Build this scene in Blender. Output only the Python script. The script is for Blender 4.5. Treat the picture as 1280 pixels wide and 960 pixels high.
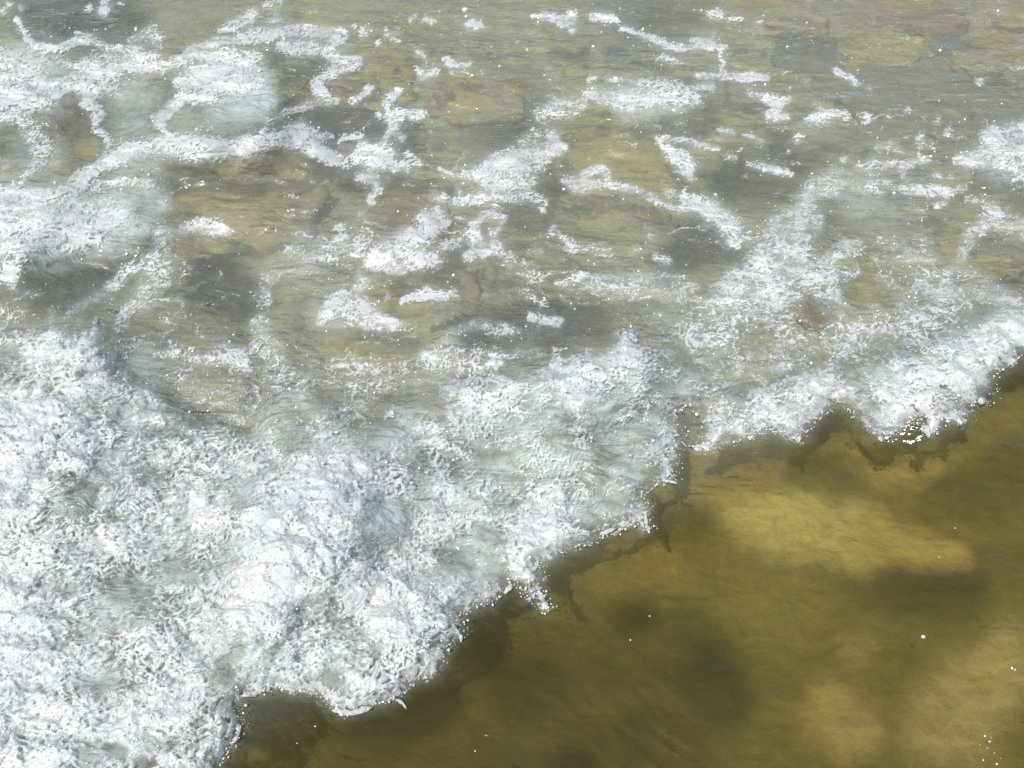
# River rapids seen from the bank: clear olive water over a stony bed, a breaking wave and drifting foam.
import bpy, math, random
import numpy as np
from mathutils import Vector, noise as mnoise

random.seed(7); np.random.seed(7); mnoise.seed_set(7)
for o in list(bpy.data.objects): bpy.data.objects.remove(o)
S = bpy.context.scene
COL = S.collection
R = math.radians

# ------------------------------------------------------------------ camera
CAM_H, PITCH, VFOV = 2.0, R(45), R(40)
cam = bpy.data.cameras.new('camera'); camo = bpy.data.objects.new('camera', cam); COL.objects.link(camo)
camo.location = (0, 0, CAM_H); camo.rotation_euler = (R(90) - PITCH, 0, 0)
cam.sensor_fit = 'HORIZONTAL'; cam.sensor_width = 36
FPX = 480 / math.tan(VFOV / 2)                       # focal length in photo pixels
cam.lens = 36 * FPX / 1280
cam.clip_start = 0.05; cam.clip_end = 2000
S.camera = camo
# ------------------------------------------------------------------ sky, sun, exposure
SUN_EL, SUN_AZ = R(58), R(212)                       # azimuth clockwise from +Y (away from the viewer)
w = bpy.data.worlds.new('World'); S.world = w; w.use_nodes = True
nt = w.node_tree; bg = nt.nodes['Background']
sky = nt.nodes.new('ShaderNodeTexSky'); sky.sky_type = 'NISHITA'; sky.sun_disc = False
sky.sun_elevation = SUN_EL; sky.sun_rotation = SUN_AZ
nt.links.new(sky.outputs[0], bg.inputs[0]); bg.inputs[1].default_value = 0.15
sl = bpy.data.lights.new('sun', 'SUN'); sl.energy = 4.0; sl.angle = R(0.6); sl.color = (1, 0.95, 0.87)
so = bpy.data.objects.new('sun', sl); COL.objects.link(so)
sd = Vector((math.sin(SUN_AZ) * math.cos(SUN_EL), math.cos(SUN_AZ) * math.cos(SUN_EL), math.sin(SUN_EL)))
so.rotation_euler = (-sd).to_track_quat('-Z', 'Y').to_euler(); so.location = sd * 20
S.view_settings.view_transform = 'Standard'; S.view_settings.look = 'None'
S.view_settings.exposure = 0.04; S.view_settings.gamma = 1
S.cycles.use_denoising = True
S.cycles.transparent_max_bounces = 16
S.cycles.max_bounces = 8

# ------------------------------------------------------------------ plan of the river: photo point -> point on the level z
def at(px, py, z=0.0):
    """where the sight line through photo point (px, py) meets the level z (arrays or numbers)"""
    a = (px - 640) / FPX; b = (480 - py) / FPX
    dy = math.cos(PITCH) + b * math.sin(PITCH); dz = -math.sin(PITCH) + b * math.cos(PITCH)
    t = (z - CAM_H) / dz
    return a * t, dy * t
def scale_at(py, z=0.0):
    b = (480 - py) / FPX
    return (z - CAM_H) / (-math.sin(PITCH) + b * math.cos(PITCH)) / FPX      # metres per photo pixel, sideways

# ------------------------------------------------------------------ noise (numpy)
def _hash(ix, iy, s):
    h = (ix.astype(np.int64) * 374761393 + iy.astype(np.int64) * 668265263 + s * 974634777) & 0xffffffff
    h = ((h ^ (h >> 13)) * 1274126177) & 0xffffffff
    return ((h ^ (h >> 16)) & 0xffffff).astype(np.float32) / np.float32(0xffffff)
def perlin(x, y, s=0):
    x0 = np.floor(x); y0 = np.floor(y); fx = (x - x0).astype(np.float32); fy = (y - y0).astype(np.float32)
    ix = x0.astype(np.int64); iy = y0.astype(np.int64)
    u = fx * fx * fx * (fx * (fx * 6 - 15) + 10); v = fy * fy * fy * (fy * (fy * 6 - 15) + 10)
    def g(dx, dy):
        a = _hash(ix + dx, iy + dy, s) * np.float32(6.2831853)
        return np.cos(a) * (fx - dx) + np.sin(a) * (fy - dy)
    a = g(0, 0); b = g(1, 0); c = g(0, 1); d = g(1, 1)
    return ((a + (b - a) * u) * (1 - v) + (c + (d - c) * u) * v) * np.float32(1.5)
def fbm(x, y, s=0, o=4, gain=.5):
    r = 0; a = 1.0; n = 0
    for k in range(o):
        r = r + a * perlin(x, y, s + k * 17); n += a
        a *= gain; x = x * 2.03 + 7.1; y = y * 2.03 + 3.7
    return r / n
def worley(x, y, s=0):
    ix = np.floor(x).astype(np.int64); iy = np.floor(y).astype(np.int64)
    f1 = np.full(x.shape, 9, np.float32); f2 = f1.copy()
    for dx in (-1, 0, 1):
        for dy in (-1, 0, 1):
            cx = ix + dx; cy = iy + dy
            qx = (cx + _hash(cx, cy, s) - x).astype(np.float32); qy = (cy + _hash(cx, cy, s + 5) - y).astype(np.float32)
            d = np.sqrt(qx * qx + qy * qy)
            f2 = np.minimum(f2, np.maximum(f1, d)); f1 = np.minimum(f1, d)
    return f1, f2
def sstep(a, b, x):
    t = np.clip((x - a) / (b - a), 0, 1); return t * t * (3 - 2 * t)

# ------------------------------------------------------------------ where the foam lies (traced on the plan)
GX0, GX1, GY0, GY1, STEP = -190, 1470, -90, 1100, 1.15
gx = np.arange(GX0, GX1, STEP, dtype=np.float32); gy = np.arange(GY0, GY1, STEP, dtype=np.float32)
PX, PY = np.meshgrid(gx, gy); H, W = PX.shape

def blob_field(F, pts, d, soft=.75, mode='max', own=None, oid=0):
    """paint a chain of (x, y, r) into field F; own keeps which patch is strongest"""
    segs = list(zip(pts[:-1], pts[1:])) if len(pts) > 1 else [(pts[0], pts[0])]
    for (xa, ya, ra), (xb, yb, rb) in segs:
        m = max(ra, rb) * (1 + soft) + 6
        i0 = max(0, int((min(xa, xb) - m - GX0) / STEP)); i1 = min(W, int((max(xa, xb) + m - GX0) / STEP) + 2)
        j0 = max(0, int((min(ya, yb) - m - GY0) / STEP)); j1 = min(H, int((max(ya, yb) + m - GY0) / STEP) + 2)
        if i0 >= i1 or j0 >= j1: continue
        sl_ = (slice(j0, j1), slice(i0, i1))
        X = PX[sl_] - xa; Y = PY[sl_] - ya; vx = xb - xa; vy = yb - ya
        L = vx * vx + vy * vy
        t = np.clip((X * vx + Y * vy) / L, 0, 1) if L > 0 else np.zeros_like(X)
        dist = np.sqrt((X - t * vx) ** 2 + (Y - t * vy) ** 2) / (ra + (rb - ra) * t)
        v = d * (1 - sstep(1 - soft * .5, 1 + soft, dist))
        if mode == 'max':
            if own is not None:
                q = v > F[sl_]; o = own[sl_]; o[q & (v > .02)] = oid
            F[sl_] = np.maximum(F[sl_], v)
        elif mode == 'mul': F[sl_] *= 1 - v
        else: F[sl_] += v
def box_blur(a, n):
    k = int(n)
    for ax in (0, 1):
        c = np.cumsum(np.concatenate([np.repeat(np.take(a, [0], ax), k + 1, ax), a, np.repeat(np.take(a, [-1], ax), k, ax)], ax), ax, dtype=np.float64)
        a = ((np.take(c, range(2 * k + 1, c.shape[ax]), ax) - np.take(c, range(0, c.shape[ax] - 2 * k - 1), ax)) / (2 * k + 1)).astype(np.float32)
    return a
def poly_dist(pts):
    """signed distance (positive inside) to a closed outline"""
    P = np.array(pts, np.float32); n = len(P)
    ins = np.zeros(PX.shape, bool); dm = np.full(PX.shape, 1e9, np.float32)
    for k in range(n):
        ax, ay = P[k]; bx, by = P[(k + 1) % n]
        if ay != by:
            c = ((ay > PY) != (by > PY)) & (PX < (bx - ax) * (PY - ay) / (by - ay) + ax); ins ^= c
        vx, vy = bx - ax, by - ay
        t = np.clip(((PX - ax) * vx + (PY - ay) * vy) / (vx * vx + vy * vy + 1e-9), 0, 1)
        dm = np.minimum(dm, (PX - ax - t * vx) ** 2 + (PY - ay - t * vy) ** 2)
    dm = np.sqrt(dm); return np.where(ins, dm, -dm)

# each patch: label, [(density, [(x, y, r), ...]), ...]
PATCHES = [
 ('thin hooked white foam thread curling at the upper left corner', [
   (.95,[(20,24,3),(28,35,3),(35,50,4),(45,58,5),(70,62,5),(95,53,5),(112,48,6)]), (.7,[(112,48,5),(135,60,4),(150,60,3)]), (.7,[(95,42,2),(120,46,2)])]),
 ('large churned white foam mass on the left edge near the top', [
   (.9,[(-120,90,30),(0,78,16),(35,80,16),(52,98,12)]), (.85,[(-120,120,30),(0,112,22),(40,125,13),(80,108,10),(110,96,16),(140,80,14),(172,74,14),(202,83,7)]),
   (.88,[(-80,140,20),(0,138,14),(40,128,12)]), (.8,[(110,112,15),(145,104,8)]), (.7,[(58,76,9),(72,78,6),(95,86,5)]),
   (.85,[(112,128,9),(122,145,8),(118,158,4)]), (.75,[(120,163,3),(135,172,4),(135,186,4),(128,202,5)]),
   (.6,[(160,52,3),(175,45,5),(190,40,7),(198,55,6)])]),
 ('broad white foam cushion of the roller at upper left with a drooping arm', [
   (.9,[(205,85,4),(235,74,6),(265,70,7),(300,72,7),(326,72,5)]), (.95,[(238,102,16),(268,98,20),(298,95,18),(322,100,10)]),
   (.85,[(228,120,7),(212,138,7),(196,150,7),(205,160,4),(214,172,3)]), (.8,[(240,120,10),(262,118,10)]), (.5,[(238,150,5),(250,158,4)]), (.5,[(258,150,3),(264,164,4)])]),
 ('foam crest streaks along the top of the upper left roller', [
   (.85,[(205,82,3),(225,70,3),(238,63,4),(265,54,5),(300,48,6),(335,45,7),(365,37,6),(400,42,6),(428,42,6),(418,55,7),(410,62,5)]),
   (.9,[(352,58,7),(375,60,10),(395,60,7)]), (.8,[(276,40,4),(300,28,7),(316,19,7)]), (.8,[(340,26,5),(345,24,6)]), (.6,[(290,30,4),(283,32,3)])]),
 ('zigzag chain of small foam clumps beside the upper left roller', [
   (.85,[(408,68,5),(425,77,7),(447,77,6),(432,86,5),(412,92,7),(395,104,4)]), (.85,[(400,112,7),(408,118,6),(405,126,6),(420,127,3)]),
   (.8,[(400,128,3),(385,131,6),(362,139,3),(336,154,3),(326,166,4)])]),
 ('long curving white foam ridge above the large tan underwater boulder', [
   (.92,[(95,228,8),(130,207,8),(155,193,10),(185,186,11),(215,182,12),(250,186,11),(290,187,11),(322,180,10),(345,175,8),(375,174,10),(397,188,9),(417,196,8),(432,203,6)]),
   (.85,[(362,160,5),(378,162,7),(395,168,6),(415,170,3)]), (.75,[(120,234,7),(160,226,5),(190,230,4)])]),
 ('ragged foam arm hanging down at the left edge above the white roll', [
   (.65,[(28,148,9),(42,165,9),(48,180,12),(53,195,10),(40,215,6),(22,236,9)]), (.4,[(5,205,8),(15,200,6)])]),
 ('bright white foam roll spilling in from the left edge', [
   (.9,[(-130,255,24),(0,248,14),(40,246,9),(75,242,9),(105,228,8)]), (.95,[(-130,285,40),(0,275,24),(25,268,22),(55,278,20),(92,282,22),(128,274,18),(150,268,14)]),
   (.9,[(-120,310,30),(0,300,18),(30,305,14),(60,300,14),(95,302,9),(122,297,7)]), (.8,[(25,318,9),(15,335,10),(16,360,5)]), (.6,[(12,330,10),(0,345,8)])]),
 ('lumpy foam cluster at the right end of the upper foam ridge', [
   (.92,[(445,198,8),(465,195,16),(484,196,11),(470,206,11)]), (.85,[(488,210,4),(505,207,4),(524,202,4),(508,193,4)]), (.85,[(452,222,6),(470,226,6),(474,238,4)]),
   (.85,[(424,178,2),(434,172,4),(448,173,4),(456,180,4)])]),
 ('upright branching foam wisp near the upper middle', [
   (.85,[(499,115,4),(486,122,5),(484,133,4),(488,142,5),(505,143,5),(526,144,6)]), (.85,[(500,150,5),(494,153,8),(487,166,4),(478,180,4)]), (.8,[(474,143,4)]), (.75,[(494,170,5),(502,173,4)])]),
 ('short slanting foam dash on dark water above the upper foam ridge', [(.85,[(442,125,5),(456,117,4),(465,110,4)])]),
 ('small hooked foam speck under a thin thread at the top middle', [(.9,[(522,88,3),(529,97,5),(546,90,4)]), (.7,[(532,81,3),(530,70,3),(516,58,2)])]),
 ('small curved foam curl above the small tan rock at top middle', [(.85,[(558,77,4),(570,82,4),(586,80,4)]), (.5,[(566,91,3)]), (.5,[(603,93,4)])]),
 ('pale foam crumbs strung along the top middle', [
   (.75,[(482,37,3)]), (.75,[(497,37,4)]), (.7,[(486,46,4),(498,51,3)]), (.7,[(472,54,3)]), (.6,[(456,40,5)]), (.75,[(533,26,4),(541,28,3)]), (.6,[(512,25,3),(518,20,3)]), (.6,[(444,32,3)])]),
 ('small bright foam dab lying alone near the top centre', [(.9,[(584,31,3),(592,31,6),(604,31,3)]), (.6,[(572,32,3)]), (.7,[(582,12,3)])]),
 ('foam flakes on dark grey water at the top left', [
   (.8,[(112,10,4)]), (.85,[(130,15,7)]), (.8,[(132,2,5)]), (.6,[(150,4,3)]), (.7,[(12,6,4)]), (.7,[(28,10,4)]), (.7,[(5,15,4)]), (.5,[(98,23,2)])]),
 ('small foam fringe at the top edge left of centre', [(.7,[(332,6,4),(350,2,4)]), (.5,[(345,9,4)]), (.45,[(395,8,5)])]),
 ('jagged white foam piece at the top, just right of centre', [(.85,[(666,20,3),(685,21,5),(704,28,6),(718,22,6),(711,16,4)]), (.8,[(715,38,4)])]),
 ('stubby white foam bar beside the dark grey water at the top', [(.95,[(740,21,5),(755,22,5),(770,26,3)])]),
 ('long thin foam line slanting right to a small cluster near the top', [
   (.85,[(778,37,3),(805,45,4),(825,53,5),(843,60,4),(868,60,2),(905,60,4)]), (.85,[(866,51,4),(878,54,7),(890,57,5)]), (.75,[(892,46,4)]), (.8,[(902,66,3),(904,82,4)]), (.75,[(826,71,3),(848,79,3)])]),
 ('short bright foam dashes at the top edge right of centre', [(.9,[(888,19,4),(900,20,4)]), (.9,[(912,24,3),(926,24,3)]), (.75,[(949,29,3)]), (.7,[(897,12,3)])]),
 ('straight white foam bar right of centre near the top', [(.92,[(872,95,4),(895,95,5),(920,97,5),(945,96,5),(960,99,4)]), (.75,[(862,112,3),(880,109,5),(892,109,3)]), (.55,[(936,115,4),(956,122,4)])]),
 ('wide glassy white foam patch on the small upper wave', [
   (.85,[(735,118,5),(760,122,10),(790,126,13),(815,122,11),(850,118,11),(868,125,7)]), (.85,[(803,104,4),(825,108,7),(848,112,8)]), (.7,[(675,145,6),(697,135,11),(715,132,9),(730,128,5)]),
   (.8,[(740,100,5)]), (.5,[(760,102,5),(775,102,4)]), (.4,[(685,90,6),(700,92,4)]), (.4,[(815,152,10)]), (.35,[(850,148,8)])]),
 ('thick white foam tongue left of the yellowish underwater rock', [
   (.92,[(600,218,8),(622,210,14),(645,205,16),(668,200,11),(690,186,7),(706,184,4)]), (.9,[(612,230,10),(650,220,14),(662,228,7)]), (.85,[(690,170,6),(697,184,8)]), (.6,[(655,180,10),(668,172,8)]),
   (.8,[(548,210,2),(560,216,3),(580,218,5),(600,220,6)]), (.8,[(640,248,5),(664,245,6),(676,253,5),(680,263,3)]), (.7,[(640,247,5),(615,244,5),(598,250,6),(570,253,5)]), (.5,[(552,256,8)])]),
 ('ragged foam strand on the right flank of the yellowish underwater rock', [
   (.88,[(822,174,4),(835,186,6),(845,196,8),(856,206,10),(862,220,6)])]),
 ('thin foam lines trailing right of the yellowish underwater rock', [
   (.75,[(832,172,4),(862,177,4),(882,183,4),(898,186,3)]), (.8,[(900,163,3),(918,166,3)]), (.7,[(928,170,2),(952,176,4)]), (.85,[(936,207,4),(960,210,5),(988,217,3)]), (.5,[(915,200,6)])]),
 ('wavy foam string crossing the lower part of the yellowish underwater rock', [
   (.8,[(704,224,5),(722,230,8),(742,232,6),(762,230,4),(790,237,5),(812,245,4),(830,256,4),(848,262,4),(862,258,6)]), (.75,[(728,221,5),(750,211,6),(758,224,5)])]),
 ('bright slanting foam streak running into the right hand froth', [
   (.92,[(855,248,6),(875,258,9),(890,266,11),(905,276,12),(915,290,10),(920,306,5)]), (.75,[(916,298,5),(938,298,3),(952,299,3)])]),
 ('split foam flake on grey water below the dark blue underwater stone', [(.9,[(962,125,6),(980,128,5),(970,137,5),(963,145,5),(983,146,4)])]),
 ('branching foam flake on grey water right of the split one', [(.85,[(1008,150,4),(1025,146,5),(1040,142,4),(1056,144,5)]), (.7,[(1020,134,3),(1030,140,4)]), (.6,[(1010,155,4),(1035,156,3)])]),
 ('few foam crumbs on the smooth grey water at upper right', [
   (.85,[(1083,149,5)]), (.75,[(1046,90,4),(1064,98,4),(1070,104,4)]), (.6,[(1085,111,4)]), (.8,[(998,173,5)]), (.6,[(985,190,3)]), (.7,[(1056,199,5)]), (.5,[(1135,138,3)]), (.6,[(1154,145,3)]), (.5,[(1172,149,4)]), (.7,[(1150,171,4)]), (.6,[(1186,168,4)]), (.45,[(1226,102,6)]), (.45,[(1006,100,5)])]),
 ('white frothy foam bank at the right edge, highest on that side', [
   (.88,[(1240,172,12),(1260,172,14),(1300,178,22),(1440,170,30)]), (.85,[(1196,201,5),(1215,200,9),(1240,192,13),(1262,196,18),(1300,200,24),(1440,210,30)]), (.5,[(1268,218,14)])]),
 ('beaded foam thread right of centre, left of the frothy bank', [(.68,[(1075,208,4),(1100,205,5),(1125,208,6),(1150,202,4),(1160,200,3)]), (.5,[(1128,216,5)])]),
 ('flat white foam strip below the beaded thread on the right', [(.8,[(1130,238,5),(1160,240,6),(1185,239,6),(1204,235,4)]), (.5,[(1105,232,8)])]),
 ('tall slanting band of froth rising at right of centre', [
   (.66,[(1042,215,8),(1056,226,12),(1020,236,12),(1002,252,10)]), (.55,[(1090,232,12),(1075,238,10)]),
   (.72,[(1005,262,13),(992,284,18),(975,302,20)]), (.62,[(1018,268,8),(1020,288,8)]), (.76,[(1000,308,18),(962,330,24),(990,338,26),(1018,346,16),(1032,338,13)]),
   (.72,[(932,352,18),(908,372,18),(945,376,18),(978,368,22)]), (.66,[(880,386,12),(922,394,12),(955,390,12)]), (.6,[(1035,370,14),(1052,388,12)]), (.7,[(1040,322,8),(1055,310,9),(1072,304,5)]), (.55,[(1040,345,12),(1070,340,6)])]),
 ('speckled foam scatter between the grey hollow and the froth band', [
   (.62,[(702,354,4),(725,349,5),(750,346,5),(785,346,6),(820,346,6),(852,347,5)]), (.52,[(735,358,7),(775,362,13),(800,360,13),(832,360,13),(865,362,10)]), (.45,[(840,382,12),(862,390,10)]), (.5,[(660,362,4),(650,363,4),(680,380,4)]),
   (.7,[(692,287,5),(700,295,4),(716,312,5)]), (.5,[(720,312,4),(760,312,4)]), (.7,[(820,320,5),(835,326,5)]), (.5,[(795,310,5)]),(.46,[(845,410,16),(870,430,20),(820,395,12)]),(.38,[(640,330,10),(670,345,10)]), (.35,[(670,312,8)])]),
 ('loose froth web at the right edge around green stones', [
   (.66,[(1225,285,8),(1240,270,13),(1262,280,11),(1300,292,12),(1440,300,16)]), (.6,[(1212,298,7),(1202,318,7),(1196,335,8)]), (.62,[(1150,356,14),(1180,362,18),(1205,352,18),(1235,364,14),(1262,380,12)]),
   (.55,[(1140,380,22),(1165,390,18)]), (.36,[(1120,332,26)]), (.34,[(1150,300,16)]), (.42,[(1090,400,18)]),(.55,[(1055,425,22),(1105,422,20),(1160,405,20),(1200,388,16)]),(.5,[(890,440,26),(945,452,24),(1000,440,20)]),(.45,[(1150,330,22),(1110,300,12)]),(.42,[(980,405,16),(905,415,20)]), (.5,[(1215,250,6),(1245,255,8)])]),
 ('grainy foam line slanting over dark water at mid left', [(.66,[(85,392,4),(98,384,5),(120,371,5),(140,358,6),(160,341,6),(176,329,4),(190,318,4)])]),
 ('misty foam plume drifting down at mid left', [
   (.62,[(205,290,12),(205,310,10),(195,335,12),(205,350,10)]), (.55,[(195,352,10),(176,376,7),(160,390,6),(150,406,8)]), (.68,[(228,288,6),(250,283,8),(272,285,8),(286,292,4)]), (.35,[(225,345,10)])]),
 ('broken foam bits below the large tan underwater boulder', [
   (.6,[(362,315,7),(385,322,8),(415,316,12),(430,300,8),(424,286,6)]), (.55,[(445,312,9),(452,296,8)]), (.5,[(342,340,9),(330,355,7),(330,378,8)]), (.62,[(324,404,10),(328,425,12),(345,450,12)]), (.7,[(470,238,3),(463,252,4)]), (.6,[(452,268,4)])]),
 ('thick lumpy foam streak in the middle of the picture', [
   (.95,[(470,328,12),(486,312,13),(505,305,15),(525,294,12),(538,278,10),(530,270,8)]), (.9,[(545,266,7),(556,280,6)]), (.9,[(515,320,12),(542,326,8)]), (.85,[(485,336,8),(505,336,6)]), (.7,[(555,308,6),(575,303,5)]),
   (.85,[(445,342,5),(455,356,7),(446,363,5)])]),
 ('pale foam wedge below the thick middle streak', [(.86,[(415,384,8),(432,378,14),(446,386,14),(460,400,12),(482,404,9),(500,406,4)]), (.7,[(410,392,8),(400,400,6)])]),
 ('forked foam clump right of the thick middle streak', [(.82,[(590,294,8),(598,308,10),(586,320,6)]), (.7,[(592,285,6),(603,270,5),(616,267,5),(629,273,4),(625,288,4)]), (.75,[(606,314,8),(622,308,5),(618,294,5)]), (.6,[(618,318,3),(642,320,3)])]),
 ('small bright foam leaf on water below the forked clump', [(.9,[(502,376,3),(516,371,4),(535,369,6),(552,371,7),(568,367,5)]), (.5,[(484,370,4)])]),
 ('grainy foam arc behind the wave crest near the middle', [(.6,[(556,428,6),(566,416,7),(585,410,7),(602,405,8),(622,410,8),(640,414,5)]), (.6,[(535,448,14),(562,450,16),(590,452,14),(620,450,10)]),(.45,[(510,470,16),(540,485,14)]), (.5,[(625,446,5),(640,444,6),(658,442,6),(676,440,4)])]),
 ('small white foam sliver in the grey hollow behind the crest', [(.9,[(662,398,4),(680,402,5),(700,404,5)])]),
 ('dotted foam trail crossing behind the left part of the wave', [(.7,[(195,443,4),(215,442,5),(240,448,5),(270,451,7),(305,448,8)]), (.5,[(310,460,8),(270,436,8)]), (.6,[(432,460,5)]), (.42,[(235,485,22),(290,505,26)]),(.36,[(170,440,16),(330,520,24)]),(.44,[(395,465,20),(470,475,20),(440,505,18)]),(.5,[(370,485,22),(340,470,14)])]),
]
# the breaking wave
WAVE = [(-190,420),(0,402),(48,412),(62,404),(108,410),(120,398),(134,414),(142,436),(160,462),(200,478),(235,505),(262,520),(312,535),(325,500),(350,476),(385,468),(420,500),(448,525),(475,520),(495,500),(520,488),(545,470),(590,466),(640,462),(690,455),(712,440),(740,436),(762,440),(772,414),(790,414),(800,430),(826,430),(850,448),(885,462),(935,484),(985,470),(1045,446),(1105,436),(1160,418),(1215,392),(1280,368),(1470,330),
 (1470,395),(1330,425),(1280,442),(1262,456),(1240,472),(1236,505),(1210,509),(1204,532),(1190,530),(1175,528),(1163,548),(1152,528),(1135,530),(1125,545),(1105,548),(1085,540),(1070,520),(1058,506),(1040,506),(1028,522),(1012,530),(1000,554),(985,548),(960,540),(925,552),(890,566),(866,566),(864,556),(882,550),(884,535),(876,512),(850,508),(842,520),(850,545),(846,570),(838,592),(842,602),(818,608),(804,620),(808,645),(806,662),(798,655),(770,668),(735,682),(700,694),(672,706),(676,740),(688,762),(680,768),(664,752),(650,732),(636,728),(622,750),(598,758),(574,768),(580,798),(560,806),(546,828),(540,846),(512,856),(492,878),(470,882),(430,894),(412,888),(406,868),(368,868),(350,862),(322,868),(304,868),(292,880),(300,905),(292,925),(268,962),(235,1005),(180,1100),(-190,1100)]
WAVE_THIN = [(.5,[(85,608,16),(105,630,18)]),(.4,[(75,640,20)]),(.3,[(130,578,16)]),(.3,[(190,598,12)]),(.45,[(225,520,30),(265,530,25)]),(.35,[(300,555,20)]),(.35,[(235,705,24),(275,695,20)]),(.3,[(110,770,30),(160,745,30),(200,760,20)]),
 (.28,[(185,840,14),(130,860,14)]),(.55,[(580,560,22),(592,585,20)]),(.5,[(495,640,16),(505,660,12)]),(.4,[(525,595,14),(533,615,12)]),(.45,[(565,695,18),(600,690,24),(620,710,16)]),(.3,[(640,560,35)]),(.36,[(690,530,24)]),(.4,[(650,590,30)]),(.34,[(770,575,46)]),(.3,[(730,600,40)]),
 (.4,[(790,500,26),(830,500,24)]),(.3,[(830,462,24),(870,478,22),(910,490,18)]),(.5,[(800,540,20)]),(.6,[(862,530,9),(868,546,8)]),(.4,[(745,650,20),(770,630,20)]),(.5,[(352,505,22),(372,540,20),(365,560,16)]),(.65,[(405,500,18),(450,530,26)]),(.45,[(480,520,24),(520,510,24)]),(.7,[(540,492,14)]),
 (.5,[(480,822,13)]),(.4,[(330,800,10),(345,810,7)]),(.45,[(430,858,10),(412,845,8)]),(.85,[(140,935,8),(152,942,8)]),(.85,[(180,955,8),(190,958,8)]),(.5,[(110,945,12)]),(.3,[(82,862,12)]),(.4,[(300,810,8),(270,850,10)]),(.35,[(270,880,14),(240,930,18)]),
 (.35,[(1065,462,14),(1085,455,12)]),(.3,[(1110,450,14),(1140,440,10)]),(.3,[(1180,500,12)]),(.25,[(1095,505,10)]),(.5,[(1045,520,10)]),(.3,[(985,500,12)]),(.6,[(10,455,24),(-60,460,30)]),(.35,[(60,480,20)]),(.45,[(660,735,9),(672,752,7)]),(.3,[(930,520,14)]),(.5,[(905,560,12),(940,553,10)]),(.4,[(810,590,14)]),(.5,[(755,662,16)])]
WAVE_THICK = [(1,[(415,575,34),(400,620,36),(370,670,40),(330,720,40),(320,770,26)]),(.9,[(480,730,30),(500,775,28)]),(.8,[(120,440,30),(70,430,24),(40,520,46),(30,580,40)]),(.8,[(-60,620,80),(-60,850,90)]),(.8,[(705,470,26),(745,465,24),(790,440,20)]),(.7,[(150,900,34),(230,870,26),(60,920,30)]),
 (.8,[(1260,420,22),(1215,460,26),(1180,470,22),(1130,500,24)]),(.7,[(1010,490,22),(990,530,14)]),(.8,[(690,640,24),(720,620,20),(660,690,18)]),(.7,[(890,548,6),(960,515,12)]),(.6,[(640,480,16),(600,500,14)]),(.7,[(620,735,10),(640,710,14)]),(.5,[(240,640,20)]),(.6,[(440,885,7),(470,880,6)])]
SMOOTH = [(.5,[(165,505,26),(150,560,14)]),(.35,[(470,620,14),(468,600,12)]),(.4,[(405,770,22),(400,800,14)]),(.3,[(500,700,30)]),(.3,[(20,900,30)]),(.25,[(225,680,30)]),(.25,[(545,735,20)])]   # where sheets of bubbly water lie over the froth
AERATED = [(.9,[(470,615,26),(480,650,22)]),(.75,[(270,105,26),(310,105,24),(330,125,14)]),(.6,[(285,130,26),(320,130,20)]),(.32,[(165,120,30),(165,150,22)]),(.25,[(220,160,30)]),(.7,[(-100,280,40),(60,280,40),(140,272,34)]),(.55,[(170,262,30),(190,250,18)]),(.35,[(165,225,30)]),(.5,[(40,100,40)]),
 (.3,[(180,380,14),(200,330,20)]),(.25,[(385,320,30)]),(.5,[(790,125,22),(840,122,18)]),(.25,[(425,385,30)]),(.3,[(985,330,30),(940,365,22)]),(.15,[(1200,360,30)]),(.3,[(1080,240,30)]),(.4,[(1250,195,25)]),(.3,[(50,190,26)]),(.25,[(500,310,20)]),(.25,[(630,215,20)]),(.1,[(890,390,40)]),
 (.4,[(160,470,40)]),(.3,[(560,460,30)]),(.2,[(1110,260,40)])]
# heights of the water surface, metres
HILLS = [(.060,[(240,95,60),(310,95,52)]),(.035,[(30,100,75)]),(.042,[(185,180,26),(250,184,26),(330,178,24),(390,185,18)]),(.036,[(-60,270,55),(30,268,52),(125,262,48)]),(.035,[(790,120,40),(850,120,30)]),(.035,[(620,210,40)]),(.04,[(500,305,40)]),(.04,[(980,320,55)]),(.035,[(1260,185,40)]),(.02,[(600,395,60),(700,385,60)]),(.018,[(250,385,50)]),
 (.066,[(420,590,66),(380,670,62),(340,740,60)]),(.012,[(420,580,34)]),(.03,[(500,760,60)]),(.06,[(60,470,80),(30,540,100)]),(.045,[(90,430,30),(120,420,26)]),(.085,[(700,490,52),(785,455,40)]),(.065,[(1180,470,62),(1280,405,55)]),(.03,[(1000,500,50)]),(.04,[(200,870,110)]),(.03,[(780,425,12)]),(-.045,[(270,350,50),(270,340,40)]),(-.04,[(110,345,50)]),(-.035,[(650,405,50),(720,395,50)]),(-.015,[(450,150,50)]),(-.035,[(180,140,34)]),(-.02,[(880,310,40),(960,225,34)]),(-.02,[(400,210,60)])]

D = np.zeros(PX.shape, np.float32); own = np.full(PX.shape, -1, np.int16)
wx, wy = at(PX, PY, 0.0); wx = wx.astype(np.float32); wy = wy.astype(np.float32)
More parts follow.
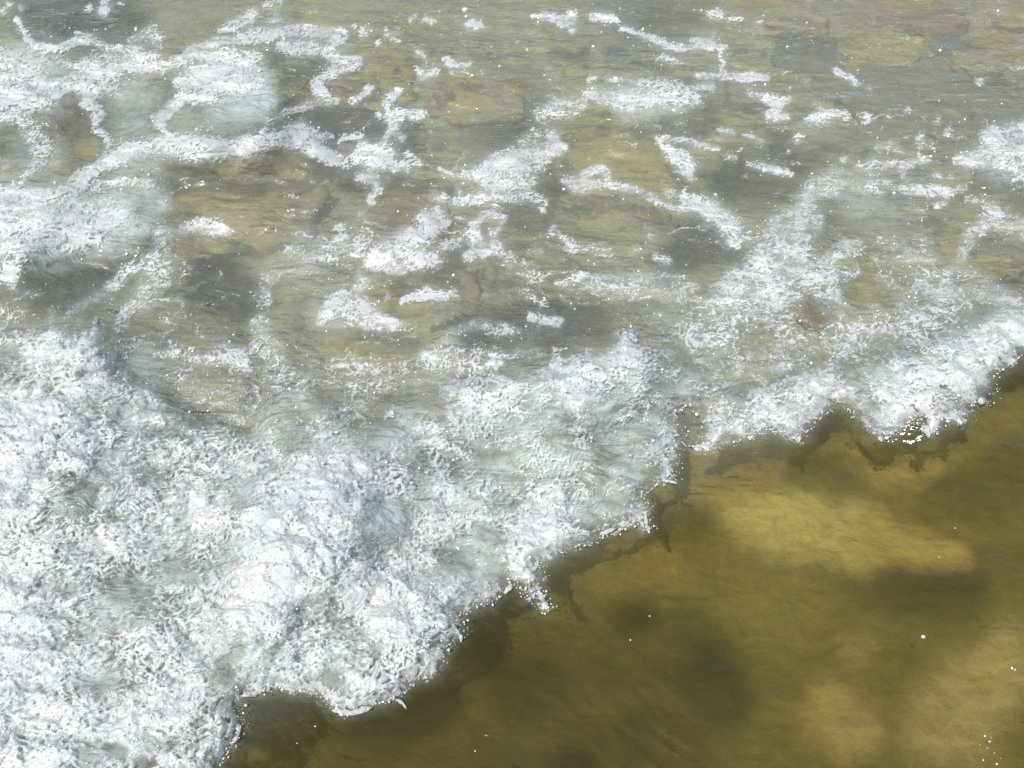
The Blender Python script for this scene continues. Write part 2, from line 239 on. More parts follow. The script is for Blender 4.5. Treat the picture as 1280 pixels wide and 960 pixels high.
# let the traced outlines wander a little, as torn foam does
jx = 5 * fbm(wx * 14, wy * 14, 3, 3); jy = 4 * fbm(wx * 14, wy * 14, 9, 3)
PX0, PY0 = PX, PY
PX = PX + jx + 2.5 * perlin(wx * 60, wy * 60, 21); PY = PY + jy + 2 * perlin(wx * 60, wy * 60, 22)
EACH = ('pale foam crumbs', 'foam flakes on dark', 'short bright foam dashes', 'few foam crumbs', 'small foam fringe')
ids, ID_LABEL = [], {}
for lab, sts in PATCHES:
    each = lab.startswith(EACH); row = []
    for n_st in range(len(sts)):
        if each or n_st == 0: ID_LABEL[len(ID_LABEL)] = lab
        row.append(len(ID_LABEL) - 1)
    ids.append(row)
for k, (lab, sts) in enumerate(PATCHES):
    for n_st, (d, pts) in enumerate(sts): blob_field(D, [(x, y, r * 1.05) for x, y, r in pts], d * .88, 1.0, 'max', own, ids[k][n_st])
sdw = poly_dist(WAVE) + 8 * fbm(wx * 17, wy * 19, 33, 3) + 2.5 * perlin(wx * 70, wy * 70, 35)
back = sstep(30, -50, PY0 - (640 - .17 * PX0))                 # behind the crest the froth thins out slowly
Wd = (sstep(-4, 10, sdw) * (1 - back) + back * sstep(-34, 40, sdw)) * (.63 + .10 * fbm(wx * 6, wy * 7, 31, 3))
BR = np.zeros(PX.shape, np.float32)
for d, pts in WAVE_THICK: blob_field(BR, pts, d, 1.0)
Wd += .30 * np.exp(-((sdw - 7) / 6) ** 2) * np.clip(.75 + 1.3 * fbm(wx * 12, wy * 12, 39, 2), 0, 1.2) * (PX + PY * .9 > 800)
Wd += BR * .32 * sstep(0, 12, sdw)
THIN = np.zeros(PX.shape, np.float32)
for d, pts in WAVE_THIN:
    blob_field(Wd, pts, d * .8, .9, 'mul'); blob_field(THIN, pts, d, .9)
q = Wd > D
own[q & (Wd > .02)] = 999; D = np.maximum(D, Wd)
A = np.zeros(PX.shape, np.float32)
for d, pts in AERATED: blob_field(A, pts, d, 1.0)
SM = np.zeros(PX.shape, np.float32)
for d, pts in SMOOTH: blob_field(SM, pts, d, 1.0)
web1, web2 = worley(wx * 4.2 + .9 * fbm(wx * 5, wy * 6, 221, 3), wy * 5.4 + .9 * fbm(wx * 5, wy * 6, 225, 3), 229)
WEB = .50 * np.exp(-((web2 - web1) / .075) ** 2) * sstep(.0, .28, fbm(wx * 2.6, wy * 3.2, 233, 2) + .10) * (1 - sstep(-110, -30, PY0 - (1010 - .53 * PX0))) * sstep(0, 60, PY0 + 60) * (.35 + .65 * sstep(150, 330, PY0 + .12 * PX0))
q = WEB > D; own[q & (WEB > .05)] = 998; D = np.maximum(D, WEB)
A = np.maximum(A, np.maximum(.30 * np.clip(box_blur(D, 13) * 1.25, 0, 1), .55 * box_blur(D, 4)))
web1, web2 = worley(wx * 4.2 + .9 * fbm(wx * 5, wy * 6, 221, 3), wy * 5.4 + .9 * fbm(wx * 5, wy * 6, 225, 3), 229)
WEB = .50 * np.exp(-((web2 - web1) / .075) ** 2) * sstep(.0, .28, fbm(wx * 2.6, wy * 3.2, 233, 2) + .10) * (1 - sstep(-110, -30, PY0 - (1010 - .53 * PX0))) * sstep(0, 60, PY0 + 60) * (.35 + .65 * sstep(150, 330, PY0 + .12 * PX0))
q = WEB > D; own[q & (WEB > .05)] = 998; D = np.maximum(D, WEB)
A = np.maximum(A, np.maximum(sstep(-4, 22, sdw) * np.clip(.60 + .75 * fbm(wx * 8, wy * 9, 37, 3) + .22 * BR, .12, .9) * (1 - .75 * np.clip(THIN, 0, 1)), SM * 1.3))
PX, PY = PX0, PY0
Hh = np.zeros(PX.shape, np.float32)
for d, pts in HILLS: blob_field(Hh, pts, d, 1.0, 'add')
edge = np.minimum(np.minimum(PX - GX0, GX1 - PX), np.minimum(PY - GY0, GY1 - PY))
Hh *= sstep(0, 90, edge)
D *= sstep(0, 60, edge + 40 * fbm(wx * 6, wy * 6, 77, 2))
Hh = box_blur(box_blur(Hh, 9), 7)
Hh += sstep(0, 40, box_blur(sdw, 5)) * sstep(0, 90, edge) * (.030 * np.abs(fbm(wx * 4.5, wy * 5, 47, 2)) + .016 * np.abs(perlin(wx * 13, wy * 13, 48)) - .008)
Hh += box_blur(.030 * sstep(0, 22, sdw) * sstep(0, 90, edge), 3)
Dm = box_blur(D, 9)                                   # foam broadly: thick in the middle of a patch

# ------------------------------------------------------------------ water surface
FR = sstep(-60, 120, (PY - (1010 - .53 * PX)))        # 1 on the calm water in front of the wave
def swell(x, y, fr):
    a = .018 * fbm(x * 2.2, y * 4.0, 41, 3) + (1 - fr) * .013 * fbm((x - .3 * y) * 4, (y + .2 * x) * 10, 43, 2)
    s = y + .16 * x + .05 * fbm(x * 3, y * 3, 45, 2)
    u = x - .25 * y
    b = .0075 * fbm(u * 4.5, s * 17, 51, 3, .55) + .0026 * fbm(u * 16, s * 50, 55, 2)
    s2 = y * .75 + x * .55 + .05 * fbm(x * 4, y * 4, 46, 2); u2 = x * .8 - y * .6
    c = .0028 * fbm(u2 * 9, s2 * 34, 61, 2) * (.3 + np.clip(.5 + 1.5 * fbm(x * 2.5, y * 2.5, 63, 2), 0, 1.4))
    return a + b * (1 - .85 * fr) + c * (.25 + .75 * fr)
Zw = Hh + swell(wx, wy, FR)

def mesh_from(name, co, faces, attrs=None, mat=None, smooth=True):
    me = bpy.data.meshes.new(name)
    nv, nf, k = len(co), len(faces), faces.shape[1]
    me.vertices.add(nv); me.loops.add(nf * k); me.polygons.add(nf)
    me.vertices.foreach_set('co', np.ascontiguousarray(co, np.float32).ravel())
    me.loops.foreach_set('vertex_index', np.ascontiguousarray(faces, np.int32).ravel())
    me.polygons.foreach_set('loop_start', np.arange(0, nf * k, k, dtype=np.int32))
    me.polygons.foreach_set('use_smooth', np.full(nf, smooth, bool))
    for an, (ty, arr) in (attrs or {}).items():
        a = me.attributes.new(an, ty, 'POINT')
        a.data.foreach_set('value' if ty == 'FLOAT' else 'color', np.ascontiguousarray(arr, np.float32).ravel())
    me.update(calc_edges=True)
    if mat: me.materials.append(mat)
    o = bpy.data.objects.new(name, me); COL.objects.link(o); return o
def grid_faces(h, w_):
    i = np.arange(h * w_).reshape(h, w_)
    return np.stack([i[1:, :-1], i[1:, 1:], i[:-1, 1:], i[:-1, :-1]], -1).reshape(-1, 4)

# ------------------------------------------------------------------ materials
def mat(name):
    m = bpy.data.materials.new(name); m.use_nodes = True; t = m.node_tree; t.nodes.clear()
    out = t.nodes.new('ShaderNodeOutputMaterial')
    def N(ty, ins=None, **kw):
        n = t.nodes.new(ty)
        for k_, v in kw.items(): setattr(n, k_, v)
        for k_, v in (ins or {}).items():
            if isinstance(v, bpy.types.NodeSocket): t.links.new(v, n.inputs[k_])
            else: n.inputs[k_].default_value = v
        return n
    return m, t, out, N
def math_(N, op, a, b=0.0, clamp=False): return N('ShaderNodeMath', {0: a, 1: b}, operation=op, use_clamp=clamp).outputs[0]
def ramp_(N, f, a, b): return N('ShaderNodeMapRange', {'Value': f, 'From Min': a, 'From Max': b}, interpolation_type='SMOOTHSTEP').outputs[0]
def noise_(N, vec, sc, det=3.0, rough=.55, dist=0.0): return N('ShaderNodeTexNoise', {'Vector': vec, 'Scale': sc, 'Detail': det, 'Roughness': rough, 'Distortion': dist})

def water_material():
    m, t, out, N = mat('river_water')
    geo = N('ShaderNodeNewGeometry'); P = geo.outputs['Position']
    front = N('ShaderNodeAttribute', attribute_name='front').outputs['Fac']
    mp = N('ShaderNodeMapping', {'Vector': P, 'Rotation': (0, 0, R(11)), 'Scale': (.8, 1.9, 1)}).outputs[0]
    mp2 = N('ShaderNodeMapping', {'Vector': P, 'Rotation': (0, 0, R(-24)), 'Scale': (.6, 2.0, 1)}).outputs[0]
    n1 = noise_(N, mp, 13, 3, .5, 1.2); n3 = noise_(N, mp2, 8, 3, .5, 1.0); n2 = noise_(N, P, 150, 2, .5)
    patch = ramp_(N, noise_(N, P, 3.2, 3, .5, .5).outputs[0], .30, .68)
    upper = math_(N, 'SUBTRACT', 1.0, math_(N, 'MULTIPLY', front, .74))
    hsum = math_(N, 'ADD', math_(N, 'MULTIPLY', n1.outputs[0], math_(N, 'ADD', .10, math_(N, 'MULTIPLY', patch, 1.25))), math_(N, 'MULTIPLY', n3.outputs[0], .7))
    hsum = math_(N, 'MULTIPLY', math_(N, 'ADD', hsum, math_(N, 'MULTIPLY', n2.outputs[0], .08)), upper)
    bump = N('ShaderNodeBump', {'Strength': 1.0, 'Distance': .021, 'Height': hsum}).outputs[0]
    aer = N('ShaderNodeAttribute', attribute_name='aer').outputs['Fac']
    na = noise_(N, P, 34, 5, .65, .6).outputs[0]
    aerf = math_(N, 'MULTIPLY', aer, ramp_(N, na, .10, .60), True)
    siltn = noise_(N, P, 4.5, 4, .6, .8).outputs[0]
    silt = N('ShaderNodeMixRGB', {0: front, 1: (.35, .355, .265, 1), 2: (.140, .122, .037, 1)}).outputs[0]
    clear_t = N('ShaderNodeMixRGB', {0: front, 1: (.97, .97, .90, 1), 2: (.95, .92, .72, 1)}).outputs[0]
    dif = N('ShaderNodeBsdfDiffuse', {'Color': silt, 'Normal': bump}).outputs[0]
    tr = N('ShaderNodeBsdfTransparent', {'Color': clear_t}).outputs[0]
    rf = N('ShaderNodeBsdfRefraction', {'Color': clear_t, 'Roughness': .05, 'IOR': 1.33, 'Normal': bump}).outputs[0]
    see = N('ShaderNodeMixShader', {0: .12, 1: tr, 2: rf}).outputs[0]
    body = N('ShaderNodeMixShader', {0: math_(N, 'ADD', .10, math_(N, 'MULTIPLY', siltn, .32)), 1: see, 2: dif}).outputs[0]
    bub = N('ShaderNodeBsdfDiffuse', {'Color': (.56, .63, .60, 1), 'Normal': bump}).outputs[0]
    body = N('ShaderNodeMixShader', {0: aerf, 1: body, 2: bub}).outputs[0]
    fr = N('ShaderNodeFresnel', {'IOR': 1.33, 'Normal': bump}).outputs[0]
    gl = N('ShaderNodeBsdfGlossy', {'Color': (1, 1, 1, 1), 'Roughness': .07, 'Normal': bump}).outputs[0]
    sh = N('ShaderNodeMixShader', {0: fr, 1: body, 2: gl}).outputs[0]
    t.links.new(sh, out.inputs[0]); return m
def foam_material():
    m, t, out, N = mat('white_foam')
    geo = N('ShaderNodeNewGeometry'); P = geo.outputs['Position']
    cov = N('ShaderNodeAttribute', attribute_name='cover').outputs['Fac']
    n = noise_(N, P, 210, 3, .65, .3); v = N('ShaderNodeTexVoronoi', {'Vector': P, 'Scale': 130.0}, feature='DISTANCE_TO_EDGE')
    lace = math_(N, 'SUBTRACT', math_(N, 'MULTIPLY', n.outputs[0], .9), math_(N, 'MULTIPLY', v.outputs['Distance'], .45))
    a = ramp_(N, math_(N, 'ADD', cov, math_(N, 'MULTIPLY', math_(N, 'SUBTRACT', lace, .32), .8)), -.16, .56)
    n3 = noise_(N, P, 420, 2, .6)
    bump = N('ShaderNodeBump', {'Strength': .6, 'Distance': .003, 'Height': math_(N, 'ADD', n.outputs[0], math_(N, 'MULTIPLY', n3.outputs[0], .4))}).outputs[0]
    big = noise_(N, P, 9, 3, .6)
    colr = N('ShaderNodeMixRGB', {0: ramp_(N, big.outputs[0], .3, .7), 1: (.74, .77, .76, 1), 2: (.82, .81, .78, 1)}).outputs[0]
    pb = N('ShaderNodeBsdfPrincipled', {'Base Color': colr, 'Roughness': .35, 'IOR': 1.33, 'Normal': bump}).outputs[0]
    tl = N('ShaderNodeBsdfTranslucent', {'Color': colr, 'Normal': bump}).outputs[0]
    body = N('ShaderNodeMixShader', {0: .3, 1: pb, 2: tl}).outputs[0]
    tr = N('ShaderNodeBsdfTransparent').outputs[0]
    t.links.new(N('ShaderNodeMixShader', {0: a, 1: tr, 2: body}).outputs[0], out.inputs[0]); return m
def drop_material():
    m, t, out, N = mat('spray_drops')
    pb = N('ShaderNodeBsdfPrincipled', {'Base Color': (.82, .83, .80, 1), 'Roughness': .12, 'IOR': 1.33}).outputs[0]
    tr = N('ShaderNodeBsdfTransparent').outputs[0]
    t.links.new(N('ShaderNodeMixShader', {0: .8, 1: tr, 2: pb}).outputs[0], out.inputs[0]); return m
def bed_material():
    m, t, out, N = mat('river_bed')
    P = N('ShaderNodeNewGeometry').outputs['Position']
    c = N('ShaderNodeAttribute', attribute_name='ground').outputs['Color']
    n = noise_(N, P, 26, 6, .65, .5).outputs[0]; n2 = noise_(N, P, 7, 4, .6, 1.0).outputs[0]
    f = math_(N, 'ADD', math_(N, 'MULTIPLY', n, .7), math_(N, 'MULTIPLY', n2, .6))
    ms = N('ShaderNodeMapping', {'Vector': N('ShaderNodeVectorMath', {0: P, 1: N('ShaderNodeVectorMath', {0: noise_(N, P, 3.5, 3, .55, .6).outputs['Color'], 1: (.28, .28, 0)}, operation='MULTIPLY').outputs[0]}, operation='ADD').outputs[0], 'Rotation': (0, 0, R(38)), 'Scale': (.16, 1.5, 1)}).outputs[0]
    st = noise_(N, ms, 26, 5, .7, 0).outputs[0]                # stretched streaks that paint the water's ripple lines of light into the bed colour
    f = math_(N, 'ADD', f, math_(N, 'MULTIPLY', math_(N, 'SUBTRACT', st, .5), .9))
    f = math_(N, 'MAXIMUM', f, .05)
    c2 = N('ShaderNodeMixRGB', {0: 1.0, 1: c, 2: N('ShaderNodeCombineXYZ', {0: math_(N, 'ADD', f, .35), 1: math_(N, 'ADD', f, .35), 2: math_(N, 'ADD', f, .35)}).outputs[0]}, blend_type='MULTIPLY').outputs[0]
    bump = N('ShaderNodeBump', {'Strength': .6, 'Distance': .02, 'Height': n}).outputs[0]
    t.links.new(N('ShaderNodeBsdfDiffuse', {'Color': c2, 'Normal': bump}).outputs[0], out.inputs[0]); return m
def rock_material(name, c1, c2):
    m, t, out, N = mat(name)
    P = N('ShaderNodeNewGeometry').outputs['Position']
    n = noise_(N, P, 16, 6, .65, .6).outputs[0]; n2 = noise_(N, P, 70, 4, .6).outputs[0]
    col = N('ShaderNodeMixRGB', {0: ramp_(N, math_(N, 'ADD', math_(N, 'MULTIPLY', n, .75), math_(N, 'MULTIPLY', n2, .25)), .32, .66), 1: (*c1, 1), 2: (*c2, 1)}).outputs[0]
    bump = N('ShaderNodeBump', {'Strength': .5, 'Distance': .01, 'Height': n2}).outputs[0]
    t.links.new(N('ShaderNodeBsdfDiffuse', {'Color': col, 'Normal': bump}).outputs[0], out.inputs[0]); return m
def glassy_material():
    m, t, out, N = mat('aerated_water')
    P = N('ShaderNodeNewGeometry').outputs['Position']
    n = noise_(N, P, 90, 4, .65, .5).outputs[0]
    bump = N('ShaderNodeBump', {'Strength': .5, 'Distance': .004, 'Height': n}).outputs[0]
    white = N('ShaderNodeBsdfDiffuse', {'Color': (.72, .75, .73, 1), 'Normal': bump}).outputs[0]
    tl = N('ShaderNodeBsdfTranslucent', {'Color': (.72, .75, .72, 1)}).outputs[0]
    wm = N('ShaderNodeMixShader', {0: .4, 1: white, 2: tl}).outputs[0]
    tr = N('ShaderNodeBsdfTransparent', {'Color': (.96, .97, .93, 1)}).outputs[0]
    b = N('ShaderNodeMixShader', {0: ramp_(N, n, .16, .55), 1: tr, 2: wm}).outputs[0]
    gl = N('ShaderNodeBsdfGlossy', {'Roughness': .08, 'Normal': bump}).outputs[0]
    fr = N('ShaderNodeFresnel', {'IOR': 1.33, 'Normal': bump}).outputs[0]
    t.links.new(N('ShaderNodeMixShader', {0: fr, 1: b, 2: gl}).outputs[0], out.inputs[0]); return m
M_WATER, M_FOAM, M_DROP, M_BED, M_GLASS = water_material(), foam_material(), drop_material(), bed_material(), glassy_material()

# ------------------------------------------------------------------ river bed
BED_SPOTS = [
 ((.26,.22,.09),.8,[(850,620,50),(960,575,45),(1060,570,40)]),
 ((.060,.056,.015),.7,[(420,960,120),(700,880,130),(860,830,80),(820,980,120)]),((.20,.17,.055),.7,[(760,700,60),(900,680,80),(1000,760,60)]),  # colour, strength, chain of (x, y, r): sand, gravel, weed and silt on the bottom, with wave shade and light painted in
 ((.025,.032,.03),.95,[(60,25,60),(150,30,50)]),((.20,.19,.07),.7,[(250,15,70)]),((.012,.014,.013),1,[(270,345,50),(300,380,40)]),((.014,.017,.016),1,[(60,365,40),(130,345,40)]),((.22,.20,.09),.6,[(430,90,60),(520,60,50)]),  # near-black spots paint the shaded wave troughs at left into the bed
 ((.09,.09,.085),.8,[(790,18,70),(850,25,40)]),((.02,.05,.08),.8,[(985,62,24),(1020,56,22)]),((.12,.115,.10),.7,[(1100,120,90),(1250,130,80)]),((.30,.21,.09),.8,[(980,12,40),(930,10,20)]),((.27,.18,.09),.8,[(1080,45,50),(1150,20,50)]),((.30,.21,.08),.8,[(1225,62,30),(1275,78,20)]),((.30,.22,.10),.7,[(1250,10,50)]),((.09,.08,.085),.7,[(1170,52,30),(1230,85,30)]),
 ((.20,.19,.06),.7,[(1090,355,60),(1200,270,60),(1240,310,60)]),((.15,.14,.05),.7,[(960,420,50)]),((.015,.018,.017),.95,[(600,420,40),(660,405,45),(730,400,40)]),((.018,.02,.018),.95,[(830,330,26),(880,305,40)]),((.02,.024,.02),.9,[(910,225,36),(980,215,40)]),((.015,.017,.016),.95,[(400,155,40),(460,150,50),(500,170,30)]),((.06,.06,.045),.8,[(215,225,24),(300,212,18),(400,215,20),(440,222,16)]),((.03,.032,.025),.8,[(620,150,60)]),((.19,.17,.07),.6,[(690,310,60)]),  # dark grey spots paint shaded wave faces and hollows into the bed colour
 ((.52,.46,.21),1,[(930,640,50),(1010,655,60),(1080,680,50)]),((.27,.21,.07),.8,[(890,590,50),(960,575,40)]),((.36,.29,.11),.9,[(1100,580,40),(1150,575,40)]),((.44,.34,.13),.95,[(1100,680,45),(1190,690,25)]),((.24,.19,.06),.7,[(820,690,60)]),((.42,.31,.13),.9,[(1040,880,40),(1070,920,40)]),((.40,.34,.17),.85,[(1200,900,80),(1250,840,60)]),((.36,.27,.13),.7,[(1225,840,22)]),((.30,.24,.12),.7,[(1075,815,25)]),((.22,.20,.06),.7,[(960,760,60)]),
 ((.03,.03,.006),.9,[(880,855,50),(910,870,45)]),((.03,.028,.005),.8,[(680,850,40),(640,870,40)]),((.035,.03,.006),.9,[(800,770,35)]),((.03,.026,.005),.9,[(470,905,50),(540,870,40)]),((.05,.048,.015),.8,[(1130,745,50),(1190,740,50)]),((.08,.074,.024),.5,[(1250,590,60),(1200,620,50)]),((.06,.055,.015),.8,[(1050,600,40),(1000,590,20)]),((.06,.052,.012),.7,[(860,660,40)]),((.02,.018,.003),.9,[(720,955,40)]),((.03,.028,.006),.8,[(600,820,40)]),((.24,.20,.08),.6,[(1080,570,36),(1190,560,36),(1260,520,30)]),((.045,.04,.01),.7,[(790,920,50)])]  # dark by the foam edge paints its shade; pale chain at right counters it
cst = 3.2
bx_ = np.concatenate([-np.geomspace(6000, 10, 26) + GX0, np.arange(GX0, GX1, cst), GX1 + np.geomspace(10, 6000, 26)])
by_ = np.concatenate([np.linspace(-800, GY0 - 12, 40), np.arange(GY0, GY1, cst), GY1 + np.geomspace(10, 2600, 24)])
BX, BY = np.meshgrid(bx_, by_)
def spot_eval(X, Y, pts, soft=1.1):
    best = np.zeros(X.shape)
    segs = list(zip(pts[:-1], pts[1:])) if len(pts) > 1 else [(pts[0], pts[0])]
    for (xa, ya, ra), (xb, yb, rb) in segs:
        vx, vy = xb - xa, yb - ya; L = vx * vx + vy * vy
        t = np.clip(((X - xa) * vx + (Y - ya) * vy) / L, 0, 1) if L else 0 * X
        d = np.hypot(X - xa - t * vx, (Y - ya - t * vy)) / (ra + (rb - ra) * t)
        best = np.maximum(best, 1 - sstep(.35, 1.25, d))
    return best
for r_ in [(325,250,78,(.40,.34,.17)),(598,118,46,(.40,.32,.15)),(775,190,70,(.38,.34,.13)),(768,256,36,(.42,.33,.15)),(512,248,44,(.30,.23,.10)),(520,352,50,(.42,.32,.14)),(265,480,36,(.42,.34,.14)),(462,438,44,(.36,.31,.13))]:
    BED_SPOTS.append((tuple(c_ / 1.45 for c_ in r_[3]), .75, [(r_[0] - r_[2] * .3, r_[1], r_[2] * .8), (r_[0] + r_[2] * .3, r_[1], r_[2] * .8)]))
x0, y0 = at(BX, BY, -.2)
dep = -.20 + .03 * fbm(x0 * 2, y0 * 2, 71, 3) + .012 * fbm(x0 * 9, y0 * 9, 75, 3)
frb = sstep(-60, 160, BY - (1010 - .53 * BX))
dep -= .10 * frb
rs_ = y0 * .8 + x0 * .5 + .06 * fbm(x0 * 4, y0 * 4, 91, 2)
dep += frb * .006 * fbm(x0 * 6 - y0 * 4, rs_ * 26, 93, 2) * np.clip(.3 + 1.6 * fbm(x0 * 2.4, y0 * 2.4, 95, 2), 0, 1)
jx_ = 26 * fbm(x0 * 4, y0 * 4, 81, 3); jy_ = 22 * fbm(x0 * 4, y0 * 4, 85, 3)
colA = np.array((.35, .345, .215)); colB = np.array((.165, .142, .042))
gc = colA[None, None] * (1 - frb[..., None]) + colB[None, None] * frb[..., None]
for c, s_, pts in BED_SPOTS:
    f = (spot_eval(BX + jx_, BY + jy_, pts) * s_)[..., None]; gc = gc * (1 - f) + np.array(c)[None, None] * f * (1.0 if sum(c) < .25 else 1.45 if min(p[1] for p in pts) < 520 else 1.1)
bxw, byw = at(BX, BY, dep)
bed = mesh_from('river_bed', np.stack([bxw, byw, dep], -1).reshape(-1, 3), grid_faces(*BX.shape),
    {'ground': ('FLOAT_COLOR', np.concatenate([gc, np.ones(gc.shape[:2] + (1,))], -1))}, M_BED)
bed['kind'] = 'structure'; bed['label'] = 'sandy stony river bed under olive water'; bed['category'] = 'river bed'

# ------------------------------------------------------------------ water sheet
sub = 2
ii = np.arange(0, W, sub); jj = np.arange(0, H, sub)
oxl = -np.geomspace(6000, 8, 26) + GX0; oxr = GX1 + np.geomspace(8, 6000, 26)
oyt = np.linspace(-800, GY0 - 6, 60); oyb = GY1 + np.geomspace(8, 2600, 24)
xs = np.concatenate([oxl, gx[ii], oxr]); ys = np.concatenate([oyt, gy[jj], oyb])
WX, WY = np.meshgrid(xs, ys)
def pad(F, outer=0.0):
    G = np.full(WX.shape, outer, np.float32); G[len(oyt):len(oyt) + len(jj), 26:26 + len(ii)] = F[np.ix_(jj, ii)]; return G
wxx, wyy = at(WX, WY, 0.0)
frw = sstep(-60, 120, (WY - (1010 - .53 * WX)))
zz = pad(Hh) + swell(wxx, wyy, frw)
wX, wY = at(WX, WY, zz)
base_a = .05 * (1 - frw)
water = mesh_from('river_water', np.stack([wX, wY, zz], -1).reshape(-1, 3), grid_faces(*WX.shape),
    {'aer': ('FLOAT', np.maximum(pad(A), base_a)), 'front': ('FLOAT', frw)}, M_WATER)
water['kind'] = 'structure'; water['label'] = 'clear olive rippled river water'; water['category'] = 'water'

# ------------------------------------------------------------------ foam sheets
cx_ = .030 * fbm(wx * 9, wy * 9, 201, 2) + .010 * perlin(wx * 34, wy * 34, 203); cy_ = .030 * fbm(wx * 9, wy * 9, 205, 2) + .010 * perlin(wx * 34, wy * 34, 207)
ux, uy = wx + cx_, wy + cy_                                  # swirled coordinates: foam is stretched and curled by the eddies
n_lo = fbm(ux * 10, uy * 12, 101, 4, .6)
rid = 1 - np.abs(fbm(ux * 34, uy * 40, 103, 2, .5)) * 3.2    # bright curling threads
rid2 = 1 - np.abs(perlin(ux * 85, uy * 95, 107)) * 2.6
f1, f2 = worley(ux * 44, uy * 48, 121)
ring = np.exp(-((f2 - f1) / .15) ** 2)
speck = perlin(wx * 130, wy * 120, 141); speck2 = perlin(wx * 260, wy * 240, 142)
big_b = worley(ux * 21, uy * 23, 127); ring_b = np.exp(-((big_b[1] - big_b[0]) / .12) ** 2)
wild = np.clip(.9 + 1.2 * fbm(wx * 6, wy * 7, 211, 2), .25, 1.5)
lace = .70 * n_lo + wild * (.14 * (ring_b - .25)) + wild * (.34 * rid + .30 * rid2 + .16 * (ring - .3) + .24 * speck + .16 * speck2) - .16
cover = (D - .52) * 1.20 + lace * np.clip(1.05 - .25 * D, 0, 1)
cover = np.where(D < .04, -1, cover)
cover -= .42 * SM
isw = (own == 999)
thick = .0015 + .004 * np.clip(Dm, 0, 1) * np.clip(D, 0, 1)
thick = thick + np.where(isw, .006 * sstep(0, 20, sdw), 0)
b1 = np.abs(perlin(ux * 11, uy * 11, 151)); b2 = np.abs(perlin(ux * 30, uy * 30, 152)); b3 = perlin(wx * 100, wy * 100, 153); b4 = perlin(wx * 210, wy * 210, 154)
amp = np.clip(.2 + .9 * Dm, 0, 1) * np.where(isw, 1.0, .45)
froth = amp * (.022 * (.4 - b1) + .0055 * (.35 - b2) + .0022 * b3 + .0014 * b4 + .0015 * rid)
Zf_base = Zw + thick
fx_, fy_ = at(PX, PY, Zf_base)
Zf = np.maximum(Zf_base + froth + .004 * np.clip(cover, -.3, .5), Zw + .0015)
co_all = np.stack([fx_ + .25 * amp * .006 * b3, fy_, Zf], -1).reshape(-1, 3).astype(np.float32)
idx = np.arange(H * W).reshape(H, W)
quads = np.stack([idx[1:, :-1], idx[1:, 1:], idx[:-1, 1:], idx[:-1, :-1]], -1)
keep = np.maximum.reduce([cover[1:, :-1], cover[1:, 1:], cover[:-1, 1:], cover[:-1, :-1]]) > -.2
oq = own[1:, :-1]
def foam_mesh(name, mask, parent=None):
    q = quads[mask]
    if len(q) == 0: return None
    u, inv = np.unique(q, return_inverse=True)
    o = mesh_from(name, co_all[u], inv.reshape(-1, 4), {'cover': ('FLOAT', cover.reshape(-1)[u])}, M_FOAM)
    if parent: o.parent = parent
    return o
wave = bpy.data.objects.new('breaking_wave', None); COL.objects.link(wave)
wave['label'] = 'broad breaking wave of white churned foam with a torn front edge'; wave['category'] = 'wave'
foam_mesh('foam_sheet', keep & (oq == 999), wave)
web = foam_mesh('foam_threads', keep & (oq == 998)); web['kind'] = 'stuff'; web['label'] = 'fine broken foam threads linking the patches on the open water'; web['category'] = 'foam threads'
SINGLE = {
 'pale foam crumbs strung along the top middle': [
  'left crumb of a close pair of pale foam crumbs at the top middle', 'right crumb of a close pair of pale foam crumbs at the top middle', 'tiny pale foam smear just under the close pair of crumbs', 'faint foam dot left of the tiny pale smear',
  'faint foam smudge leftmost in the crumb string at top middle', 'pale foam crumb rightmost in the string, left of the lone dab', 'faint rising foam thread between the crumb pair and the lone dab', 'faint foam dot highest on the left of the crumb string'],
 'foam flakes on dark grey water at the top left': [
  'narrow foam flake left of the largest flake on dark grey water', 'largest foam flake on the dark grey water at top left', 'foam flake cut by the top edge over the dark grey water', 'small faint foam flake right of the one cut by the top edge',
  'foam flake near the top left corner, highest there', 'foam flake right of the top left corner, above the hooked thread', 'foam flake touching the left edge above the churned mass', 'tiny faint foam flake alone below the dark water flakes'],
 'short bright foam dashes at the top edge right of centre': [
  'left bright foam dash of a pair near the top edge', 'right bright foam dash of a pair near the top edge', 'single small foam dash just right of the bright pair', 'small dim foam dash above the bright pair'],
 'few foam crumbs on the smooth grey water at upper right': [
  'bright lone foam crumb right of the branching foam flake', 'slanting foam crumb trail below the dark blue stone', 'small foam crumb at the lower end of the slanting trail', 'flat foam crumb below the split foam flake', 'tiny foam crumb between two flat crumbs on grey water', 'flat foam crumb left above the beaded thread',
  'tiny foam crumb, left one of three in a falling row', 'tiny foam crumb, middle one of three in a falling row', 'tiny foam crumb, right one of three in a falling row', 'foam crumb above the right half of the beaded thread', 'foam crumb just left of the frothy bank at the right edge', 'faint foam streak under the tan stones at the right edge', 'faint foam smudge directly below the dark blue stone'],
 'small foam fringe at the top edge left of centre': [
  'slanting foam shred cut by the top edge left of centre', 'small foam shred tucked under the slanting one at the top', 'faint foam shred right of the slanting one at the top']}
seen_ = {}
for k, lab in ID_LABEL.items():
    o = foam_mesh('foam_crumb' if lab in SINGLE else 'foam_patch', keep & (oq == k))
    if o:
        n_ = seen_.get(lab, 0); o['label'] = SINGLE[lab][n_] if lab in SINGLE else lab; o['category'] = 'foam'
        o['group'] = lab if lab in SINGLE else 'foam patches adrift on the water'
    seen_[lab] = seen_.get(lab, 0) + 1

